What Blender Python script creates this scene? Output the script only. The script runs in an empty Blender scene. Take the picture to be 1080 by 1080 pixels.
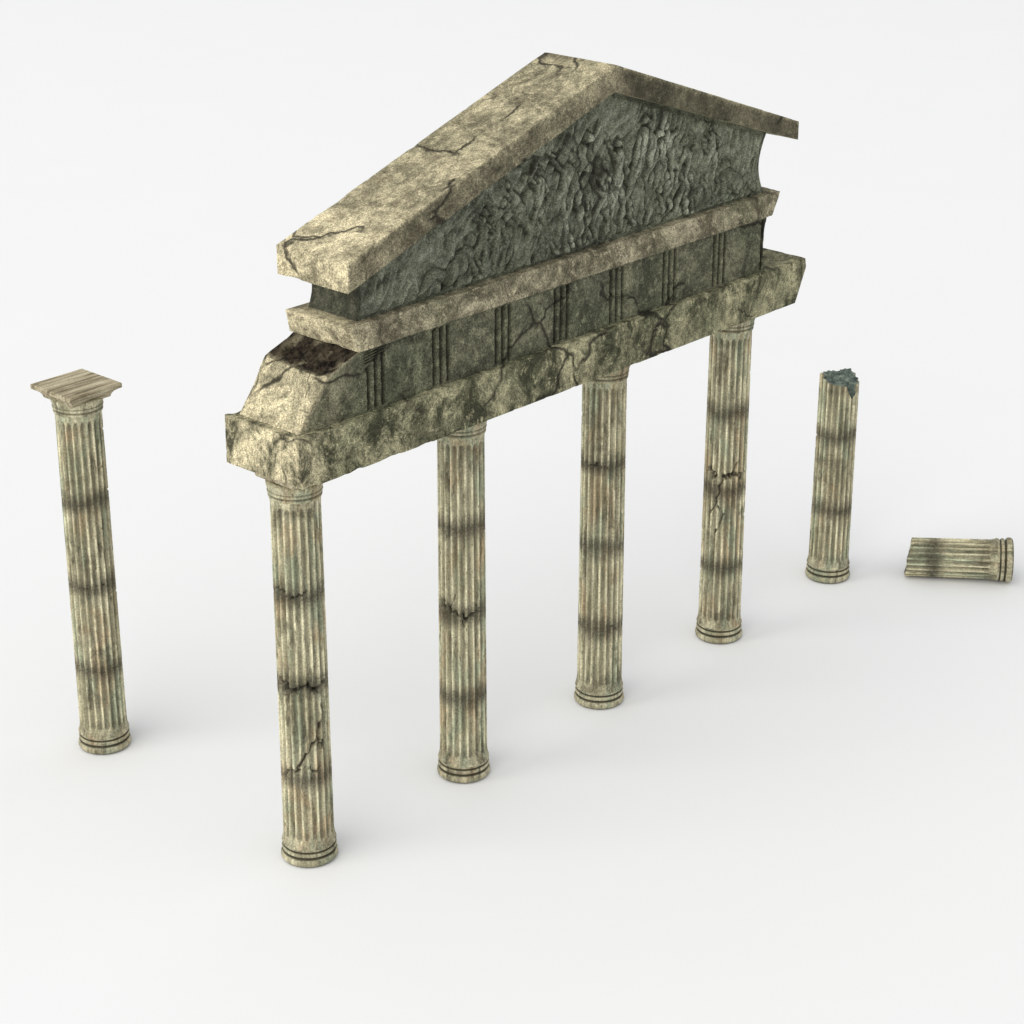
import bpy, math, random
import numpy as np
from mathutils import Vector, Matrix, noise
random.seed(4)
scene=bpy.context.scene
COL=scene.collection
# ---------------------------------------------------------------- camera
f_px=2317.6;pit=0.4008;yaw=0.7373;roll=0.0007
C=Vector((-16.9311,-19.0310,15.7136))
F=Vector((math.cos(yaw)*math.cos(pit),math.sin(yaw)*math.cos(pit),-math.sin(pit)))
R=Vector((math.sin(yaw),-math.cos(yaw),0));U=R.cross(F)
R2=R*math.cos(roll)+U*math.sin(roll);U2=U*math.cos(roll)-R*math.sin(roll)
cam=bpy.data.cameras.new("camera");co=bpy.data.objects.new("camera",cam);COL.objects.link(co)
m=Matrix(((R2.x,U2.x,-F.x,C.x),(R2.y,U2.y,-F.y,C.y),(R2.z,U2.z,-F.z,C.z),(0,0,0,1)))
co.matrix_world=m;cam.sensor_width=36;cam.lens=f_px/1080*36;cam.clip_end=3000;cam.clip_start=.5
scene.camera=co
scene.view_settings.view_transform='Standard';scene.view_settings.look='None';scene.view_settings.exposure=0
def proj_u(x,y,z):
    d=Vector((x,y,z))-C;return 540+f_px*d.dot(R2)/d.dot(F)
def x_for_u(u,y,z):
    a,b=-5,20
    for _ in range(50):
        c=(a+b)/2
        if proj_u(c,y,z)<u:a=c
        else:b=c
    return a
# ---------------------------------------------------------------- light
w=bpy.data.worlds.new("World");scene.world=w;w.use_nodes=True
bg=w.node_tree.nodes["Background"];bg.inputs[0].default_value=(.975,.987,1,1);bg.inputs[1].default_value=.77
def area(loc,target,size,E,color):
    L=bpy.data.lights.new("key_lamp",'AREA');L.shape='DISK';L.size=size;L.color=color
    o=bpy.data.objects.new("key_lamp",L);COL.objects.link(o)
    o.location=loc;d=Vector(target)-Vector(loc);L.energy=E*math.pi*d.length**2
    o.rotation_euler=d.to_track_quat('-Z','Y').to_euler()
dv=Vector((-.80,-.02,.60)).normalized()
area(Vector((4,0,3))+dv*450,(4,0,3),640,3.0,(1,.97,.91))
# ---------------------------------------------------------------- material helpers
class NT:
    def __init__(s,name):
        s.m=bpy.data.materials.new(name);s.m.use_nodes=True;s.t=s.m.node_tree;s.n=s.t.nodes;s.l=s.t.links
        s.b=s.n["Principled BSDF"]
    def N(s,t,**k):
        n=s.n.new(t)
        for a,b in k.items():setattr(n,a,b)
        return n
    def noise(s,vec,scale,detail=8,rough=.6,dist=0):
        n=s.N('ShaderNodeTexNoise');n.inputs['Scale'].default_value=scale;n.inputs['Detail'].default_value=min(detail,4)
        n.inputs['Roughness'].default_value=rough;n.inputs['Distortion'].default_value=dist
        s.l.new(vec,n.inputs['Vector']);return n.outputs['Fac']
    def ramp(s,fac,*st):
        n=s.N('ShaderNodeValToRGB');e=n.color_ramp.elements
        while len(e)<len(st):e.new(.5)
        for i,(p,c) in enumerate(st):
            e[i].position=p;e[i].color=(c,c,c,1) if not isinstance(c,tuple) else (*c,1)
        s.l.new(fac,n.inputs[0]);return n.outputs[0]
    def mix(s,fac,a,b,mode='MIX'):
        n=s.N('ShaderNodeMix',data_type='RGBA',blend_type=mode)
        for i,v in ((0,fac),(6,a),(7,b)):
            if isinstance(v,(int,float)):n.inputs[i].default_value=v
            elif isinstance(v,tuple):n.inputs[i].default_value=(*v,1)
            else:s.l.new(v,n.inputs[i])
        return n.outputs[2]
    def math(s,op,a,b=0,clamp=False):
        n=s.N('ShaderNodeMath',operation=op);n.use_clamp=clamp
        for i,v in ((0,a),(1,b)):
            if isinstance(v,(int,float)):n.inputs[i].default_value=v
            else:s.l.new(v,n.inputs[i])
        return n.outputs[0]
    def mapping(s,vec,scale=(1,1,1),loc=(0,0,0)):
        n=s.N('ShaderNodeMapping');n.inputs['Scale'].default_value=scale;n.inputs['Location'].default_value=loc
        s.l.new(vec,n.inputs['Vector']);return n.outputs[0]
    def coords(s):
        return s.N('ShaderNodeTexCoord').outputs['Object']
    def offset(s,vec):
        r=s.N('ShaderNodeObjectInfo').outputs['Random']
        n=s.N('ShaderNodeVectorMath',operation='ADD');s.l.new(vec,n.inputs[0])
        s.l.new(s.math('MULTIPLY',r,37.),n.inputs[1]);return n.outputs[0]
    def attr(s,name):
        n=s.N('ShaderNodeAttribute');n.attribute_name=name;return n.outputs['Fac']
    def bump(s,h,strength,dist):
        n=s.N('ShaderNodeBump');n.inputs['Strength'].default_value=strength;n.inputs['Distance'].default_value=dist
        s.l.new(h,n.inputs['Height']);return n
def cracks(k,vec,scale,width,off,lo=.48,hi=.58):
    v=k.mapping(vec,(1,1,1),off)
    nd=k.N('ShaderNodeTexNoise');nd.inputs['Scale'].default_value=1.9;nd.inputs['Detail'].default_value=4
    k.l.new(v,nd.inputs['Vector'])
    a=k.N('ShaderNodeVectorMath',operation='SCALE');k.l.new(nd.outputs['Color'],a.inputs[0]);a.inputs['Scale'].default_value=.65
    b=k.N('ShaderNodeVectorMath',operation='ADD');k.l.new(v,b.inputs[0]);k.l.new(a.outputs[0],b.inputs[1])
    vo=k.N('ShaderNodeTexVoronoi',feature='DISTANCE_TO_EDGE');vo.inputs['Scale'].default_value=scale
    k.l.new(b.outputs[0],vo.inputs['Vector'])
    c=k.ramp(vo.outputs['Distance'],(0,1.),(width*.35,.8),(width,0.))
    msk=k.ramp(k.noise(v,.9,2),(lo,0.),(hi,1.))
    return k.math('MULTIPLY',c,msk)
def stone(name,light,mid,dark,patch=.5,stain=.6,crk=1.,grain=1.,bumpd=.014,green=.3,pale=(.82,.72,.47),clo=.47,vstretch=1.):
    k=NT(name);v=k.coords();vm=k.mapping(v,(1,1,vstretch)) if vstretch!=1 else v
    n1=k.noise(v,1.0,4,.65,.4);n2=k.noise(v,8,4,.8,.2);n3=k.noise(v,52,3,.78);n4=k.noise(vm,1.7,4,.8,.6)
    c=k.mix(k.ramp(n1,(.38,0.),(.60,1.)),mid,light)
    c=k.mix(k.math('MULTIPLY',k.ramp(k.noise(v,.9,3,.6),(.48,0.),(.60,1.)),green),c,(.125,.145,.08))
    c=k.mix(k.math('MULTIPLY',k.attr("pale"),.88),c,pale)
    c=k.mix(k.ramp(n4,(.40,.97*stain),(.51,.45*stain),(.58,0.)),c,dark)
    c=k.mix(k.ramp(n2,(.36,.9*patch),(.51,0.)),c,tuple(x*.8 for x in dark))
    c=k.mix(k.math('MULTIPLY',k.ramp(n2,(.55,0.),(.66,1.)),.55),c,tuple(min(1,x*1.45) for x in light))
    g=k.ramp(n3,(.33,.22),(.5,1.),(.67,1.9))
    c=k.mix(.85*grain,c,g,'MULTIPLY')
    cr=k.math('MAXIMUM',cracks(k,v,.5,.017,(3,1,7),clo,clo+.05),k.math('MULTIPLY',cracks(k,v,1.2,.022,(11,5,2),clo+.09,clo+.15),.7))
    cr=k.math('MULTIPLY',cr,crk,True)
    c=k.mix(cr,c,(.018,.016,.012))
    c=k.mix(k.attr("dirt_shade"),c,(.022,.021,.014))
    c=k.mix(k.attr("brown"),c,k.ramp(n2,(.42,(.008,.006,.004)),(.6,(.055,.043,.028))))
    k.l.new(c,k.b.inputs['Base Color']);k.b.inputs['Roughness'].default_value=.9;k.b.inputs['Specular IOR Level'].default_value=.15
    h=k.math('ADD',k.math('MULTIPLY',n2,1.),k.math('MULTIPLY',n3,.35));h=k.math('SUBTRACT',h,k.math('MULTIPLY',cr,1.2))
    k.l.new(k.bump(h,.85,bumpd*2).outputs[0],k.b.inputs['Normal'])
    return k.m
M_arch=stone("weathered_limestone",(.44,.41,.255),(.22,.215,.132),(.04,.042,.024),.6,.95,.9,bumpd=.02,vstretch=.7)
M_frieze=stone("dark_weathered_limestone",(.19,.187,.122),(.112,.113,.077),(.028,.03,.02),.5,.7,.9,green=.35)
M_corn=stone("pale_cornice_limestone",(.42,.375,.255),(.25,.228,.15),(.055,.048,.03),.6,.75,.5)
M_roof=stone("roof_limestone",(.52,.46,.30),(.32,.29,.19),(.085,.075,.046),.6,.65,.9,bumpd=.02,clo=.52)
M_tymp=stone("carved_limestone",(.20,.21,.15),(.125,.135,.098),(.032,.034,.025),.45,.45,.7,green=.2,pale=(.42,.44,.34),clo=.48)
def column_mat(name,joints=True):
    k=NT(name);v0=k.coords();v=k.offset(v0)
    vs=k.mapping(v,(1,1,.22))
    n1=k.noise(vs,3.2,4,.65,.5);n2=k.noise(vs,7,4,.7);n3=k.noise(v,36,3,.72);n4=k.noise(v,1.8,4,.7,.6);n5=k.noise(vs,4.1,4,.6,.3)
    vf=k.mapping(v,(1,1,.08));n6=k.noise(vf,26,3,.7)
    c=k.mix(k.ramp(n1,(.38,0.),(.58,1.)),(.42,.385,.245),(.74,.69,.47))
    c=k.mix(k.math('MULTIPLY',k.ramp(n5,(.50,0.),(.60,1.)),.50),c,(.29,.38,.26))
    c=k.mix(k.math('MULTIPLY',k.ramp(k.noise(k.mapping(v,(1,1,.4),(4,9,2)),3.0,4,.65,.5),(.53,0.),(.64,1.)),.45),c,(.48,.31,.16))
    c=k.mix(k.ramp(n2,(.36,.7),(.45,0.)),c,(.125,.11,.065))
    c=k.mix(k.ramp(n4,(.34,.5),(.44,0.)),c,(.11,.10,.06))
    c=k.mix(.55,c,k.ramp(n6,(.35,.4),(.5,1.),(.66,1.45)),'MULTIPLY')
    c=k.mix(.5,c,k.ramp(n3,(.34,.35),(.5,1.),(.66,1.6)),'MULTIPLY')
    if joints:
        sx=k.N('ShaderNodeSeparateXYZ');k.l.new(v0,sx.inputs[0]);z=sx.outputs[2]
        zz=k.math('ADD',z,k.math('MULTIPLY',k.math('SUBTRACT',k.noise(v,2.6,3,.6),.5),.28))
        tot=None
        for zj,a in ((1.33,.93),(2.64,.93),(3.93,.97),(.34,.6),(5.15,.25)):
            d=k.math('ABSOLUTE',k.math('SUBTRACT',zz,zj))
            e=k.math('MULTIPLY',k.ramp(d,(0,1.),(.06,.85),(.22,0.)),a)
            tot=e if tot is None else k.math('MAXIMUM',tot,e)
        tot=k.math('MULTIPLY',tot,k.ramp(n3,(.3,1.),(.75,.65)))
        c=k.mix(k.math('MULTIPLY',tot,.9),c,(.045,.036,.023))
    c=k.mix(k.attr("dirt_shade"),c,(.035,.031,.019))
    k.l.new(c,k.b.inputs['Base Color']);k.b.inputs['Roughness'].default_value=.75;k.b.inputs['Specular IOR Level'].default_value=.3
    h=k.math('ADD',n3,k.math('MULTIPLY',n2,.8))
    k.l.new(k.bump(h,.5,.014).outputs[0],k.b.inputs['Normal'])
    return k.m
M_shaft=column_mat("stained_fluted_stone")
M_cap=column_mat("stained_plain_stone",False)
k=NT("streaked_beige_stone");v=k.coords();vs=k.mapping(v,(.35,4,4));n=k.noise(vs,4,4,.65,.3);n3=k.noise(v,40,3,.7)
c=k.ramp(n,(.34,(.16,.13,.08)),(.46,(.34,.29,.19)),(.56,(.48,.42,.29)),(.68,(.62,.56,.41)))
c=k.mix(.5,c,k.ramp(n3,(.34,.5),(.5,1.),(.66,1.4)),'MULTIPLY')
c=k.mix(k.attr("dirt_shade"),c,(.035,.03,.02))
k.l.new(c,k.b.inputs['Base Color']);k.b.inputs['Roughness'].default_value=.85;k.b.inputs['Specular IOR Level'].default_value=.2
k.l.new(k.bump(n3,.4,.01).outputs[0],k.b.inputs['Normal']);M_slab=k.m
k=NT("white_ground");v=k.coords()
c=k.mix(k.ramp(k.noise(v,.35,2),(.3,0.),(.7,1.)),(.826,.832,.838),(.834,.838,.842))
k.l.new(c,k.b.inputs['Base Color']);k.b.inputs['Roughness'].default_value=1;k.b.inputs['Specular IOR Level'].default_value=0
M_ground=k.m
def core_mat(name,a,b,c_):
    k=NT(name);v=k.coords();n=k.noise(v,7,4,.7);n3=k.noise(v,40,3,.7)
    c=k.ramp(n,(.35,a),(.50,b),(.66,c_));c=k.mix(.5,c,k.ramp(n3,(.34,.5),(.5,1.),(.66,1.4)),'MULTIPLY')
    k.l.new(c,k.b.inputs['Base Color']);k.b.inputs['Roughness'].default_value=.95
    k.l.new(k.bump(n,.8,.03).outputs[0],k.b.inputs['Normal']);return k.m
M_core=core_mat("broken_core_stone",(.03,.042,.036),(.09,.12,.10),(.22,.25,.20))
M_core2=core_mat("broken_core_brown_stone",(.04,.034,.022),(.10,.088,.058),(.22,.19,.13))
# ---------------------------------------------------------------- mesh helpers
def mkobj(name,verts,faces,mat,dirt_shade=None,brown=None,smooth=True,parent=None,core=None,pale=None,coremat=None):
    me=bpy.data.meshes.new(name);me.from_pydata([tuple(v) for v in verts],[],faces);me.materials.append(mat)
    if smooth:me.polygons.foreach_set('use_smooth',[True]*len(me.polygons))
    if core is not None:
        me.materials.append(coremat or M_core)
        for i in core:me.polygons[i].material_index=1;me.polygons[i].use_smooth=False
    for nm,dat in (("dirt_shade",dirt_shade),("brown",brown),("pale",pale)):
        if dat is not None:
            a=me.attributes.new(nm,'FLOAT','POINT');a.data.foreach_set('value',np.clip(np.array(dat,dtype=np.float32),0,1))
    me.update()
    o=bpy.data.objects.new(name,me);COL.objects.link(o)
    if parent:o.parent=parent
    return o
def empty(name,loc=(0,0,0),parent=None):
    o=bpy.data.objects.new(name,None);o.empty_display_size=.5;o.location=loc;COL.objects.link(o)
    if parent:o.parent=parent
    return o
def gridblock(name,us,vs,ws,fn,mat,parent,size,chip=.03,amp=.012,chipf=None,rough=None,dirt_shadef=None,brownf=None,palef=None,seed=0,smooth=False):
    idx={};verts=[];par=[]
    nu,nv,nw=len(us),len(vs),len(ws)
    def V(i,j,k_):
        key=(i,j,k_)
        if key not in idx:
            idx[key]=len(verts);u,v,w_=us[i],vs[j],ws[k_];p=Vector(fn(u,v,w_))
            d=[min(u,1-u)*size[0],min(v,1-v)*size[1],min(w_,1-w_)*size[2]]
            e=sorted(d)[1]
            so=Vector((seed*3.1,seed*1.7,seed))
            cf=chipf(p) if chipf else 1
            nn=noise.fractal(p*2.6+so,1,2,4)
            amt=max(0,nn-.22)*chip*3*cf+.004
            q=p.copy()
            ef=math.exp(-e/.06)
            s=[(1 if u<.5 else -1),(1 if v<.5 else -1),(1 if w_<.5 else -1)]
            for a in range(3):
                if d[a]<.12:q[a]+=s[a]*amt*ef*(1-d[a]/.12)
            q+=noise.noise_vector(p*2.3+so)*amp+noise.noise_vector(p*11+so)*amp*.4
            if rough:q=rough(q,p,(u,v,w_))
            verts.append(q);par.append((p,(u,v,w_)))
        return idx[key]
    faces=[]
    for i in range(nu-1):
        for k_ in range(nw-1):
            faces.append((V(i,0,k_),V(i+1,0,k_),V(i+1,0,k_+1),V(i,0,k_+1)))
            faces.append((V(i,nv-1,k_),V(i,nv-1,k_+1),V(i+1,nv-1,k_+1),V(i+1,nv-1,k_)))
        for j in range(nv-1):
            faces.append((V(i,j,0),V(i,j+1,0),V(i+1,j+1,0),V(i+1,j,0)))
            faces.append((V(i,j,nw-1),V(i+1,j,nw-1),V(i+1,j+1,nw-1),V(i,j+1,nw-1)))
    for j in range(nv-1):
        for k_ in range(nw-1):
            faces.append((V(0,j,k_),V(0,j,k_+1),V(0,j+1,k_+1),V(0,j+1,k_)))
            faces.append((V(nu-1,j,k_),V(nu-1,j+1,k_),V(nu-1,j+1,k_+1),V(nu-1,j,k_+1)))
    f=lambda g:[g(p,t) for p,t in par] if g else None
    return mkobj(name,verts,faces,mat,f(dirt_shadef),f(brownf),smooth,parent,None,f(palef))
def lin(n):return [i/(n-1) for i in range(n)]
def lerp(a,b,t):return a+(b-a)*t
# ---------------------------------------------------------------- shaft
ZB,ZT=.27,5.24
def rad(z):
    t=z/5.3;return .345-.030*t-.004*math.cos(t*math.pi)
NF=20
def seg_dist(ax,az,bx,bz,X,Z):
    dx,dz=bx-ax,bz-az;t=np.clip(((X-ax)*dx+(Z-az)*dz)/(dx*dx+dz*dz+1e-9),0,1)
    return np.hypot(X-ax-t*dx,Z-az-t*dz)
def make_shaft(name,parent,face,cracksl=(),ztopf=None,seed=0,zt=ZT,flute_top=True,cap_noise=.05,coremat=None):
    per=12;nth=NF*per;th=np.arange(nth)/nth*2*math.pi
    top=np.full(nth,zt) if ztopf is None else np.array([ztopf(((a-face+math.pi)%(2*math.pi))-math.pi) for a in th])
    zz=np.concatenate([np.linspace(0,.06,16)[:-1],np.linspace(.06,.94,180)[:-1],np.linspace(.94,1,16)])
    T,VV=np.meshgrid(th,zz);TOP=np.broadcast_to(top,T.shape)
    Z=ZB+(TOP-ZB)*VV
    base=np.vectorize(rad)(Z)
    fr=(T*NF/(2*math.pi))%1;d=np.abs(fr-.5)*2/.74
    lo=np.clip(((ZB+.19)-Z)/.08,0,2);hi=np.clip((Z-(ZT-.18))/.08,0,2) if flute_top else 0*Z
    dd=d**2+lo**2+hi**2
    g=np.sqrt(np.clip(1-dd,0,1))
    r=base-.036*g
    r+=.026*np.clip(1-(Z-ZB)/.14,0,1)**2
    if flute_top:r+=.02*np.clip(1-(ZT-Z)/.07,0,1)**2
    dirt_shade=g*.64
    for zj in (1.33,2.64,3.93):
        wv=.008*np.sin(T*3+seed+zj)
        q=np.clip(1-np.abs(Z-zj-wv)/.02,0,1);r-=.004*q;dirt_shade=np.maximum(dirt_shade,q*.35)
    PHI=((T-face+math.pi)%(2*math.pi))-math.pi;S=PHI*.33
    nz=np.array([[noise.noise(Vector((math.cos(t_)*3,math.sin(t_)*3+seed*5.,z_*9))) for t_ in th] for z_ in zz*4.86])
    nz2=np.array([[noise.noise(Vector((math.cos(t_)*8,math.sin(t_)*8+seed*5.+9,z_*25))) for t_ in th] for z_ in zz*4.86])
    for pts,wd,dp in cracksl:
        for (a,b) in zip(pts[:-1],pts[1:]):
            D=seg_dist(a[0],a[1],b[0],b[1],S+nz*.05+nz2*.02,Z+nz2*.045+nz*.05)
            wl=wd*(1+.9*nz);q=np.clip(1.5*(1-D/np.maximum(wl,.010)),0,1)
            r-=dp*q;dirt_shade=np.maximum(dirt_shade,q)
    r+=nz*.002+nz2*.001
    chip=np.clip(nz*nz2*4-.5,0,1);r-=chip*.03
    X=r*np.cos(T);Y=r*np.sin(T)
    n=len(zz);verts=np.stack([X,Y,Z],-1).reshape(-1,3).tolist();dirt_shade=dirt_shade.reshape(-1).tolist()
    faces=[]
    for i in range(n-1):
        for j in range(nth):
            j2=(j+1)%nth;faces.append((i*nth+j,i*nth+j2,(i+1)*nth+j2,(i+1)*nth+j))
    core=[]
    prev=(n-1)*nth
    rings=8
    zc=float(top.mean())
    for q in range(1,rings):
        t=1-q/rings;st=len(verts)
        for j in range(nth):
            x=X[-1,j]*t;y=Y[-1,j]*t
            nn=noise.fractal(Vector((x*6,y*6,seed*3.)),1,2,2)*cap_noise*(1 if ztopf else 0)
            verts.append([x,y,lerp(zc,float(top[j]),t)+nn]);dirt_shade.append(.1)
        for j in range(nth):
            j2=(j+1)%nth;core.append(len(faces));faces.append((prev+j,prev+j2,st+j2,st+j))
        prev=st
    core.append(len(faces));faces.append(tuple(prev+j for j in range(nth)))
    return mkobj(name,verts,faces,M_shaft,dirt_shade,None,True,parent,core,None,coremat)
def lathe(prof,nth=96,seed=0,amp=.002):
    verts=[];faces=[]
    for (r,z) in prof:
        for j in range(nth):
            a=2*math.pi*j/nth;p=Vector((r*math.cos(a),r*math.sin(a),z))
            nn=noise.noise(p*7+Vector((seed,0,0)))*amp+noise.noise(p*22)*amp*.6
            rr=r+nn*1.5;verts.append([rr*math.cos(a),rr*math.sin(a),z+nn*.3])
    for i in range(len(prof)-1):
        for j in range(nth):
            j2=(j+1)%nth;faces.append((i*nth+j,i*nth+j2,(i+1)*nth+j2,(i+1)*nth+j))
    return verts,faces
def torus_prof(r,z,h,n=8,b=None):
    b=b or h/2
    return [(r+b*math.sin(math.pi*i/n),z+h*(1-math.cos(math.pi*i/n))/2) for i in range(n+1)]
def base_mesh():
    prof=[(.01,0.004)]+torus_prof(.330,0.004,.125,12,.052)+[(.328,.131),(.328,.139)]+torus_prof(.328,.142,.075,10,.038)+[(.328,.220),(.330,.227),(.350,.234),(.358,.247),(.360,.262),(.362,.276),(.30,.28)]
    v,fc=lathe(prof,seed=1)
    dirt_shade=[.75 if p[2]<.035 else (.9 if (.116<p[2]<.150 or .205<p[2]<.230) else .36) for p in v]
    return v,fc,dirt_shade
def cap_mesh(big):
    prof=[(.30,5.21),(.338,5.225),(.342,5.245),(.325,5.258),(.325,5.275),(.345,5.285),(.35,5.31),(.335,5.325),(.342,5.335),(.355,5.37),(.365,5.41),(.36,5.43),(.30,5.44)]
    v,fc=lathe(prof,seed=3);dirt_shade=[.7 if (5.252<p[2]<5.28 or 5.318<p[2]<5.332 or p[2]<5.22) else .25 for p in v]
    sq=[(.25,5.40),(.32,5.405),(.325,5.42),(.335,5.45),(.355,5.48),(.385,5.505),(.40,5.512),(.402,5.525),(.435,5.53),(.440,5.54),(.440,5.59),(.434,5.60)] if big else [(.25,5.42),(.27,5.435),(.33,5.47),(.345,5.49),(.345,5.56),(.345,5.58),(.345,5.60)]
    n=24;ring=[]
    for i in range(n):ring.append((-1+2*i/n,-1))
    for i in range(n):ring.append((1,-1+2*i/n))
    for i in range(n):ring.append((1-2*i/n,1))
    for i in range(n):ring.append((-1,1-2*i/n))
    N=len(ring);st=len(v)
    def add(w_,z):
        for (a,b) in ring:
            p=Vector((a*w_,b*w_,z));nn=noise.noise_vector(p*6)*.002+noise.noise_vector(p*19)*.001
            v.append([p.x+nn.x,p.y+nn.y,p.z+nn.z*.5]);dirt_shade.append(.6 if 5.508<z<5.532 else .08)
    for (w_,z) in sq:add(w_,z)
    k_=len(sq)
    for t in (.85,.65,.4,.15):add(sq[-1][0]*t,5.60);k_+=1
    ncol=len(fc)
    for i in range(k_-1):
        for j in range(N):
            j2=(j+1)%N;fc.append((st+i*N+j,st+i*N+j2,st+(i+1)*N+j2,st+(i+1)*N+j))
    fc.append(tuple(st+(k_-1)*N+j for j in range(N)))
    return v,fc,dirt_shade,ncol
MESH={}
def add_base(parent):
    if "base" not in MESH:
        v,fc,d=base_mesh();o=mkobj("base",v,fc,M_cap,d,None,True,parent);MESH["base"]=o.data
    else:
        o=bpy.data.objects.new("base",MESH["base"]);COL.objects.link(o);o.parent=parent
    return o
def add_cap(parent,big=False):
    if ("cap",big) not in MESH:
        v,fc,d,nc=cap_mesh(big);o=mkobj("capital",v,fc,M_cap,d,None,False,parent);MESH[("cap",big)]=o.data
        o.data.materials.append(M_slab)
        for i,p in enumerate(o.data.polygons):
            if i>=nc:p.material_index=1
            else:p.use_smooth=True
    else:
        o=bpy.data.objects.new("capital",MESH[("cap",big)]);COL.objects.link(o);o.parent=parent
    return o
def face_ang(x,y):return math.atan2(C.y-y,C.x-x)
# ---------------------------------------------------------------- temple
temple=empty("temple_ruin",(0,0,0))
temple["label"]="mossy cracked stone temple front, four fluted columns carrying a carved gable"
temple["category"]="ruin"
CR={0:[([(-.38,2.72),(-.15,2.60),(.05,2.68),(.2,2.60),(.40,2.70)],.045,.055),([(-.3,2.62),(-.25,2.42)],.025,.04),([(.22,2.62),(.30,2.3),(.18,1.95),(.28,1.75)],.02,.035),([(.20,1.95),(.05,1.75),(-.1,1.5),(-.3,1.42)],.022,.035),([(-.38,4.02),(-.1,3.93),(.08,3.97)],.028,.035),([(-.32,1.36),(-.02,1.48),(.12,1.40),(.2,1.48)],.024,.035)],
    1:[([(-.42,2.85),(-.25,2.68),(-.1,2.66),(.05,2.56),(.25,2.66)],.034,.05),([(-.34,2.72),(-.2,2.70)],.06,.05),([(-.2,2.68),(-.12,2.9)],.015,.03),([(0,2.6),(.05,2.4)],.015,.03)],
    2:[([(-.3,3.9),(-.1,3.98),(.1,3.9)],.014,.02),([(.1,1.4),(.3,1.3)],.014,.02)],
    3:[([(-.34,2.98),(-.1,2.84),(.1,2.92),(.36,2.88)],.045,.055),([(-.05,2.85),(-.12,2.5),(-.02,2.2),(-.14,1.9)],.02,.035),([(-.1,2.5),(-.25,2.2)],.017,.03),([(.1,2.9),(.22,3.15)],.017,.03)]}
for i in range(4):
    c=empty("column",(i*3.0,0,0),temple)
    add_base(c);make_shaft("shaft",c,face_ang(i*3,0),CR[i],seed=i*3+1);add_cap(c)
def Sx(p,a,b):return max(0,min(1,(b-p)/(b-a)))
def endpale(a,b,lev=1.):
    return lambda p,t:lev*max(0,min(1,Sx(p.x,a,b)+(.3 if t[0]==0 else 0)))  # paler left end, some of its brightness is light painted in
# architrave
def f_arch(u,v,w_):
    yb=lerp(.70,.675,w_)
    xr=lerp(9.66,9.93,min(1,w_*1.3))
    return (lerp(lerp(-.495,-.507,w_),xr,u),lerp(-yb,yb,v),lerp(5.603,6.256,w_))
gridblock("architrave",lin(230),lin(34),lin(18),f_arch,M_arch,temple,(10.2,1.4,.65),chip=.012,amp=.003,
  chipf=lambda p:1+.6*Sx(p.x,-.5,.3),seed=1,palef=lambda p,t:1. if t[0]==0 else .7*Sx(p.x,-.5,.1))  # left end paler: partly weathering, partly the left light painted into the colour
# frieze
tri=[]
xa0=x_for_u(397,-.59,6.65);xb0=x_for_u(759,-.59,6.65)
for i in range(8):
    xc=lerp(xa0,xb0,i/6)
    tri+= [xc-.125,xc,xc+.125]
tri=[t for t in tri if t<8.93]
def f_frz(u,v,w_):
    xl=lerp(-.40,.10,w_/.76) if w_<.76 else lerp(.10,.62,(w_-.76)/.24)
    xr=lerp(8.965,8.985,w_)-.05*math.sin(math.pi*w_)
    x=lerp(xl,xr,u)
    hy=.585-.04*Sx(x,-.4,.72)
    return (x,lerp(-hy,hy,v),lerp(6.235,7.086,w_))
def groove(x):
    return max([max(0,1-abs(x-t)/.034) for t in tri]+[0])
def frz_rough(q,p,t):
    u,v,w_=t
    if v==0 and .04<w_<.96:
        g=groove(p.x);q.y+=min(1,g*1.6)*.05
    if u==0:
        n=noise.noise_vector(p*1.8+Vector((4,2,1)))*.02+noise.noise_vector(p*6.5)*.008
        q+=n*min(1,w_*4)*min(1,(1-w_)*8)
        if w_>.74:
            k_=min(1,(w_-.74)/.06)*min(1,(1-w_)/.06)*min(1,v*8)*min(1,(1-v)*8)
            q.z-=k_*(.05+.06*abs(noise.noise(p*7)))+k_*.05*noise.noise(p*16)
    return q
ufr=sorted(set([0.,.01,.02,.03,.04,.05,.06,.07]+[.08+.92*i/560 for i in range(561)]))
wfr=sorted(set([.76*i/26 for i in range(27)]+[.76+.24*i/18 for i in range(19)]))
gridblock("frieze",ufr,lin(50),wfr,f_frz,M_frieze,temple,(9.4,1.2,.85),chip=.006,amp=.003,
  chipf=lambda p:1+2*Sx(p.x,-.4,.7),rough=frz_rough,seed=2,
  dirt_shadef=lambda p,t:min(1,groove(p.x)*1.8)*.9 if (t[1]==0 and .04<t[2]<.96) else 0,
  brownf=lambda p,t:Sx(-t[2],-.80,-.74)*min(1,max(0,1.1+noise.noise(p*5))) if t[0]==0 else 0,
  palef=lambda p,t:1. if t[0]==0 else (.15*Sx(p.x,.2,.6)))  # sloped left end cream: weathering plus painted key light
# cornice
def f_corn(u,v,w_):
    hy=lerp(.625,.575,w_)
    return (lerp(lerp(.57,.47,w_),lerp(9.06,9.32,w_),u),lerp(-hy,hy,v),lerp(7.076,7.40,w_))
gridblock("cornice",lin(210),lin(28),lin(10),f_corn,M_corn,temple,(8.6,1.2,.33),chip=.006,amp=.002,seed=3,palef=endpale(.45,.9,.9))
# roof profile
xA=5.358
def rb(x):return lerp(7.853,9.503,(x-.413)/(xA-.413)) if x<xA else lerp(9.503,8.115,(x-xA)/(9.617-xA))
def rt(x):return lerp(8.227,9.864,(x-.413)/(xA-.413)) if x<xA else lerp(9.864,8.395,(x-xA)/(9.617-xA))
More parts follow.
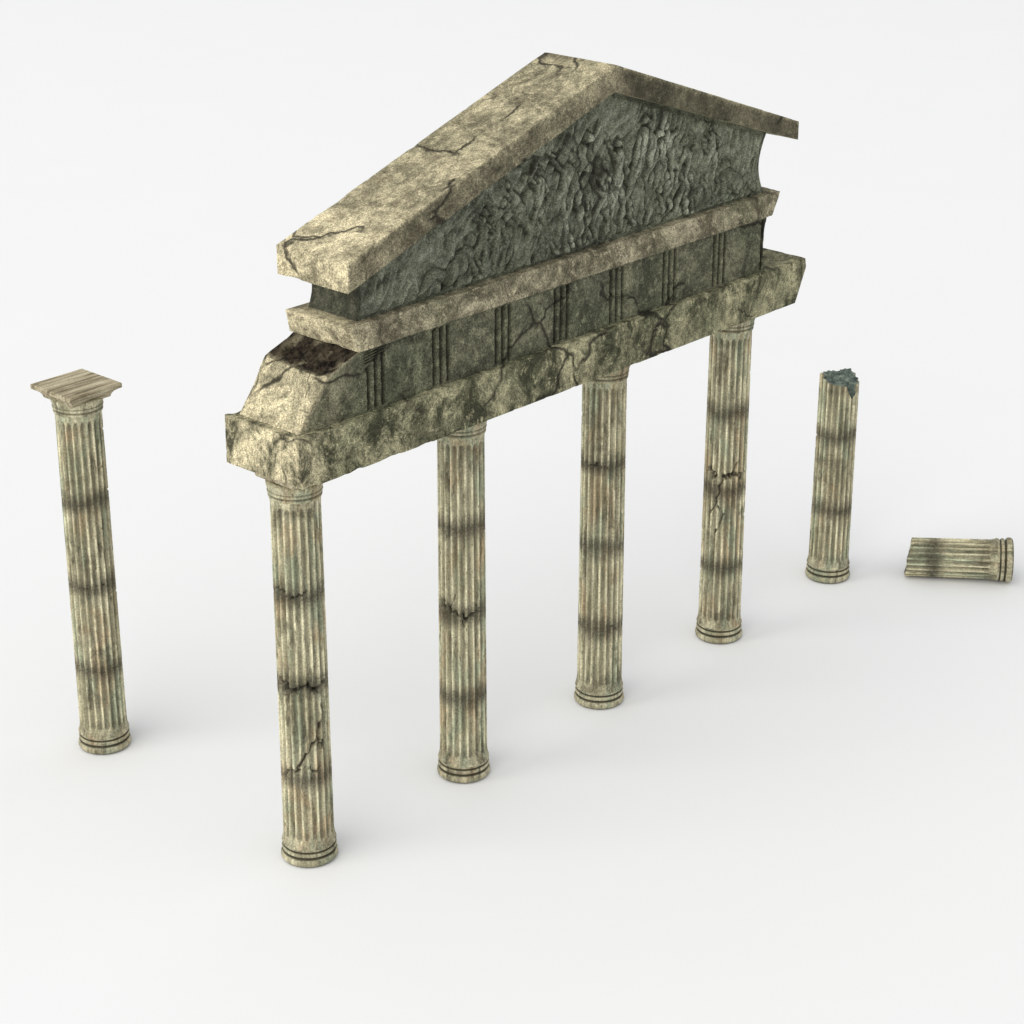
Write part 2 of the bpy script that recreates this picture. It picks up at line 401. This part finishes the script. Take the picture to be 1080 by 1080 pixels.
# tympanum
XL,XR=.72,9.07
nU=500
ua=(xA-XL)/(XR-XL);na=int(nU*ua)
ut=[ua*i/na for i in range(na)]+[ua+(1-ua)*i/(nU-na) for i in range(nU-na+1)]
figs=[]
rnd=random.Random(37)
def cap_(a,b,ra,rb_,h):figs.append((a,b,ra,rb_,h))
def standing(x,z0,h,lean,arm,dep):
    k_=h/1.7
    hip=(x+lean*.3,z0+h*.50);nk=(x+lean,z0+h*.80);hd=(x+lean*1.3+rnd.uniform(-.03,.03),z0+h*.92)
    cap_(hd,(hd[0],hd[1]+.02),.075*k_,.065*k_,dep)
    cap_(hip,nk,.08*k_,.105*k_,dep*.85)
    st=rnd.uniform(.4,3.0)
    for sg in (-1,1):
        kn=(x+sg*.10*k_*st,z0+h*rnd.uniform(.24,.34));cap_((hip[0]+sg*.05*k_,hip[1]),kn,.07*k_,.05*k_,dep*.8);cap_(kn,(kn[0]-sg*.12*rnd.random()+lean*.5,z0),.05*k_,.035*k_,dep*.7)
        el=(nk[0]+sg*(.18+.14*rnd.random())*k_,nk[1]-.12*k_+arm*.2*k_*sg);ha=(el[0]+sg*.2*k_*rnd.uniform(-.5,1),el[1]+(.3 if arm*sg>0 else -.3)*k_)
        cap_((nk[0]+sg*.11*k_,nk[1]-.03),el,.04*k_,.033*k_,dep*.8);cap_(el,ha,.036*k_,.026*k_,dep*.75)
    cx_=x+rnd.choice((-1,1))*.22*k_
    cap_((nk[0],nk[1]-.1),(cx_,z0+h*.35),.08*k_,.10*k_,dep*.4);cap_((cx_,z0+h*.35),(cx_+rnd.uniform(-.2,.2),z0+.05),.10*k_,.05*k_,dep*.35)
def reclining(x,z0,L,dirn):
    hip=(x,z0+.16);nk=(x+dirn*L*.38,z0+.42);hd=(x+dirn*L*.43,z0+.56);kn=(x-dirn*L*.25,z0+.30);ft=(x-dirn*L*.5,z0+.08)
    cap_(hd,(hd[0],hd[1]+.02),.07,.07,.08);cap_(hip,nk,.10,.11,.08);cap_(hip,kn,.09,.07,.07);cap_(kn,ft,.07,.05,.06)
    cap_(nk,(nk[0]+dirn*.12,z0+.12),.05,.04,.06);cap_(nk,(nk[0]-dirn*.25,z0+.35),.045,.035,.06)
x=2.9
while x<8.1:
    av=rb(x)-7.44
    standing(x,7.42+rnd.uniform(0,.16),min(av-.12,1.55)*rnd.uniform(.72,1.),rnd.uniform(-.30,.30),rnd.choice((-1,1)),rnd.uniform(.075,.11));x+=rnd.uniform(.24,.36)
reclining(2.3,7.43,1.0,1);reclining(8.4,7.43,.8,-1)
NWT=96
Xg=np.array([lerp(XL,XR,u) for u in ut]);rbv=np.array([rb(x)+.03 for x in Xg])
Wg=np.linspace(0,1,NWT)
XX,WW=np.meshgrid(Xg,Wg,indexing='ij');ZZ=7.385+(rbv[:,None]-7.385)*WW
NZ=np.zeros_like(XX);WP=np.zeros_like(XX);WQ=np.zeros_like(XX);ER=np.zeros_like(XX)
for i in range(XX.shape[0]):
    for j in range(NWT):
        p=Vector((XX[i,j],ZZ[i,j],2.));wv=noise.noise(p*1.3)*.9
        fold=abs(noise.noise(Vector((p.x*5.6+wv*2.5-p.y*4.4,p.y*2.2+p.x*.8,5.))))
        NZ[i,j]=.050*(1-2.6*fold)+.014*noise.fractal(p*7,1,2,3);WP[i,j]=noise.noise(p*4+Vector((9,9,9)));WQ[i,j]=noise.noise(p*4+Vector((1,30,9)))
        ER[i,j]=noise.noise(p*1.6+Vector((3,3,50)))
REL=np.zeros_like(XX);XW=XX+WP*.055;ZW=ZZ+WQ*.055
for (a,b,ra,rb_,h) in figs:
    dx,dz=b[0]-a[0],b[1]-a[1];t=np.clip(((XW-a[0])*dx+(ZW-a[1])*dz)/(dx*dx+dz*dz+1e-9),0,1)
    D=np.hypot(XW-a[0]-t*dx,ZW-a[1]-t*dz);rr=ra+(rb_-ra)*t
    REL=np.maximum(REL,h*np.sqrt(np.clip(1-(D/rr)**2,0,1)))
wear=np.clip(.85+ER*.6,.55,1)
REL*=wear
edge=np.clip((rbv[:,None]-.05-ZZ)/.06,0,1)*np.clip((ZZ-7.42)/.04,0,1)*np.clip((XR-.06-XX)/.12,0,1)*np.clip((XX-XL-.04)/.12,0,1)
body=np.clip(REL/.08,0,1)
drape=.014*np.sin(XX*60-ZZ*22+7*WP)*body
RELF=(REL+NZ*(1-.35*body)+drape)*edge
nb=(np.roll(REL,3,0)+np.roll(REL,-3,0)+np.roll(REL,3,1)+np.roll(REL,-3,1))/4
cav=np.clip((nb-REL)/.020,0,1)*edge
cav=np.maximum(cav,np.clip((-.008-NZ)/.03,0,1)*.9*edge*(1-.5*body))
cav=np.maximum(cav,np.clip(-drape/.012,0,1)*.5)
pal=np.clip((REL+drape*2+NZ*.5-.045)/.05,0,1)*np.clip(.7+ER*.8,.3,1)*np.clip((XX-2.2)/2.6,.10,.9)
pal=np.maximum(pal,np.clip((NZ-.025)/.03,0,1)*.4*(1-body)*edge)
Ud={u:i for i,u in enumerate(ut)};Wd={w_:i for i,w_ in enumerate(Wg.tolist())}
def f_tym(u,v,w_):
    z=lerp(7.385,rb(lerp(XL,XR,u))+.03,w_);x=lerp(XL,XR,u)
    s_=math.sin(math.pi*min(1,w_*1.05))
    if x<1.1:x+=.08*s_*(1.1-x)/(1.1-XL)
    if x>8.6:x-=.15*s_*(x-8.6)/(XR-8.6)
    return (x,lerp(-.44,.44,v),z)
def tym_rough(q,p,t):
    if t[1]==0:q.y-=RELF[Ud[t[0]],Wd[t[2]]]
    return q
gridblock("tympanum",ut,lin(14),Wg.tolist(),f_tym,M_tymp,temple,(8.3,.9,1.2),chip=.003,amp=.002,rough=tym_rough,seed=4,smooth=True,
  dirt_shadef=lambda p,t:float(cav[Ud[t[0]],Wd[t[2]]])*.85 if t[1]==0 else 0,  # hollows between figures and folds made darker
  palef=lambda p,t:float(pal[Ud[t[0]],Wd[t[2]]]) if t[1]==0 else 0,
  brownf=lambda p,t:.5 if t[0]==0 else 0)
# roof
x0,x1=.413,9.617;nU=230;ua=(xA-x0)/(x1-x0);na=int(nU*ua)
ur=[ua*i/na for i in range(na)]+[ua+(1-ua)*i/(nU-na) for i in range(nU-na+1)]
def f_roof(u,v,w_):
    x=lerp(x0,x1,u);return (x,lerp(-.63,.63,v),lerp(rb(x),rt(x),w_))
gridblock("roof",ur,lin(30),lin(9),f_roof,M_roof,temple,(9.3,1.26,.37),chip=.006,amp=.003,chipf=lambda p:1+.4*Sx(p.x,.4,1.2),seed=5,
  palef=lambda p,t:min(1,.9*Sx(p.x,.4,2.2)+(.35*Sx(p.x,1.,5.5) if t[2]==1 else 0)) if (t[2]==1 or t[0]==0) else .4*Sx(p.x,.4,1.2),  # left end and lower slope paler, weathering with lamp light painted in
  dirt_shadef=lambda p,t:(.38+.30*max(0,min(1,(p.x-xA+.1)/.2))+.2*noise.noise(p*2))*min(1,(1-t[2])*6) if t[1]==0 and t[0]>0 else 0)  # front face shade painted in, stronger on right slab, with noisy stain
# ---------------------------------------------------------------- free columns
G="loose columns around the temple front"
o=empty("freestanding_column_ruin",(.059,4.459,0))
o["label"]="single stained fluted column with square capital standing free";o["category"]="column";o["group"]=G
add_base(o);make_shaft("shaft",o,face_ang(.06,4.46),[([(-.3,2.6),(0,2.68),(.3,2.6)],.010,.015)],seed=21);add_cap(o,True)
o=empty("broken_column_stump",(12.098,.022,0))
o["label"]="broken fluted column stump standing with jagged top";o["category"]="column";o["group"]=G
add_base(o)
def btop(phi):
    z=3.58-.04*math.sin(phi)-.02*math.cos(phi)
    z-=.30*max(0,1-abs(phi-.80)/.36)
    z+=.10*max(0,1-abs(phi+1.2)/.5)
    z+=.10*max(0,1-abs(phi-2.6)/.8)
    return z
make_shaft("shaft",o,face_ang(12.1,0),[],ztopf=btop,seed=31,flute_top=False,cap_noise=.05)
pb=Vector((14.05,-2.40,.378));pt=Vector((13.10,-1.00,.330))
ax=(pt-pb).normalized()
o=empty("fallen_column_fragment",pb)
o.rotation_mode='QUATERNION';o.rotation_quaternion=ax.to_track_quat('Z','Y')
o["label"]="short broken column fragment lying on its side on the ground";o["category"]="column fragment";o["group"]=G
add_base(o)
Q=o.rotation_quaternion.copy();upl=Q.inverted()@Vector((0,0,1));pu=math.atan2(upl.y,upl.x)
make_shaft("shaft",o,pu,[],ztopf=lambda phi:1.74-.04*math.cos(phi)-.04*math.sin(phi)*(1 if (Q@Vector((math.cos(pu+1.57),math.sin(pu+1.57),0))).dot(F)>0 else -1)+.02*noise.noise(Vector((math.cos(phi)*2,math.sin(phi)*2,7))),seed=41,flute_top=False,cap_noise=.03,coremat=M_core2)
# ---------------------------------------------------------------- ground
me=bpy.data.meshes.new("ground");me.from_pydata([(-900,-900,0),(900,-900,0),(900,900,0),(-900,900,0)],[],[(0,1,2,3)]);me.materials.append(M_ground)
g=bpy.data.objects.new("ground",me);COL.objects.link(g);g["kind"]="structure"
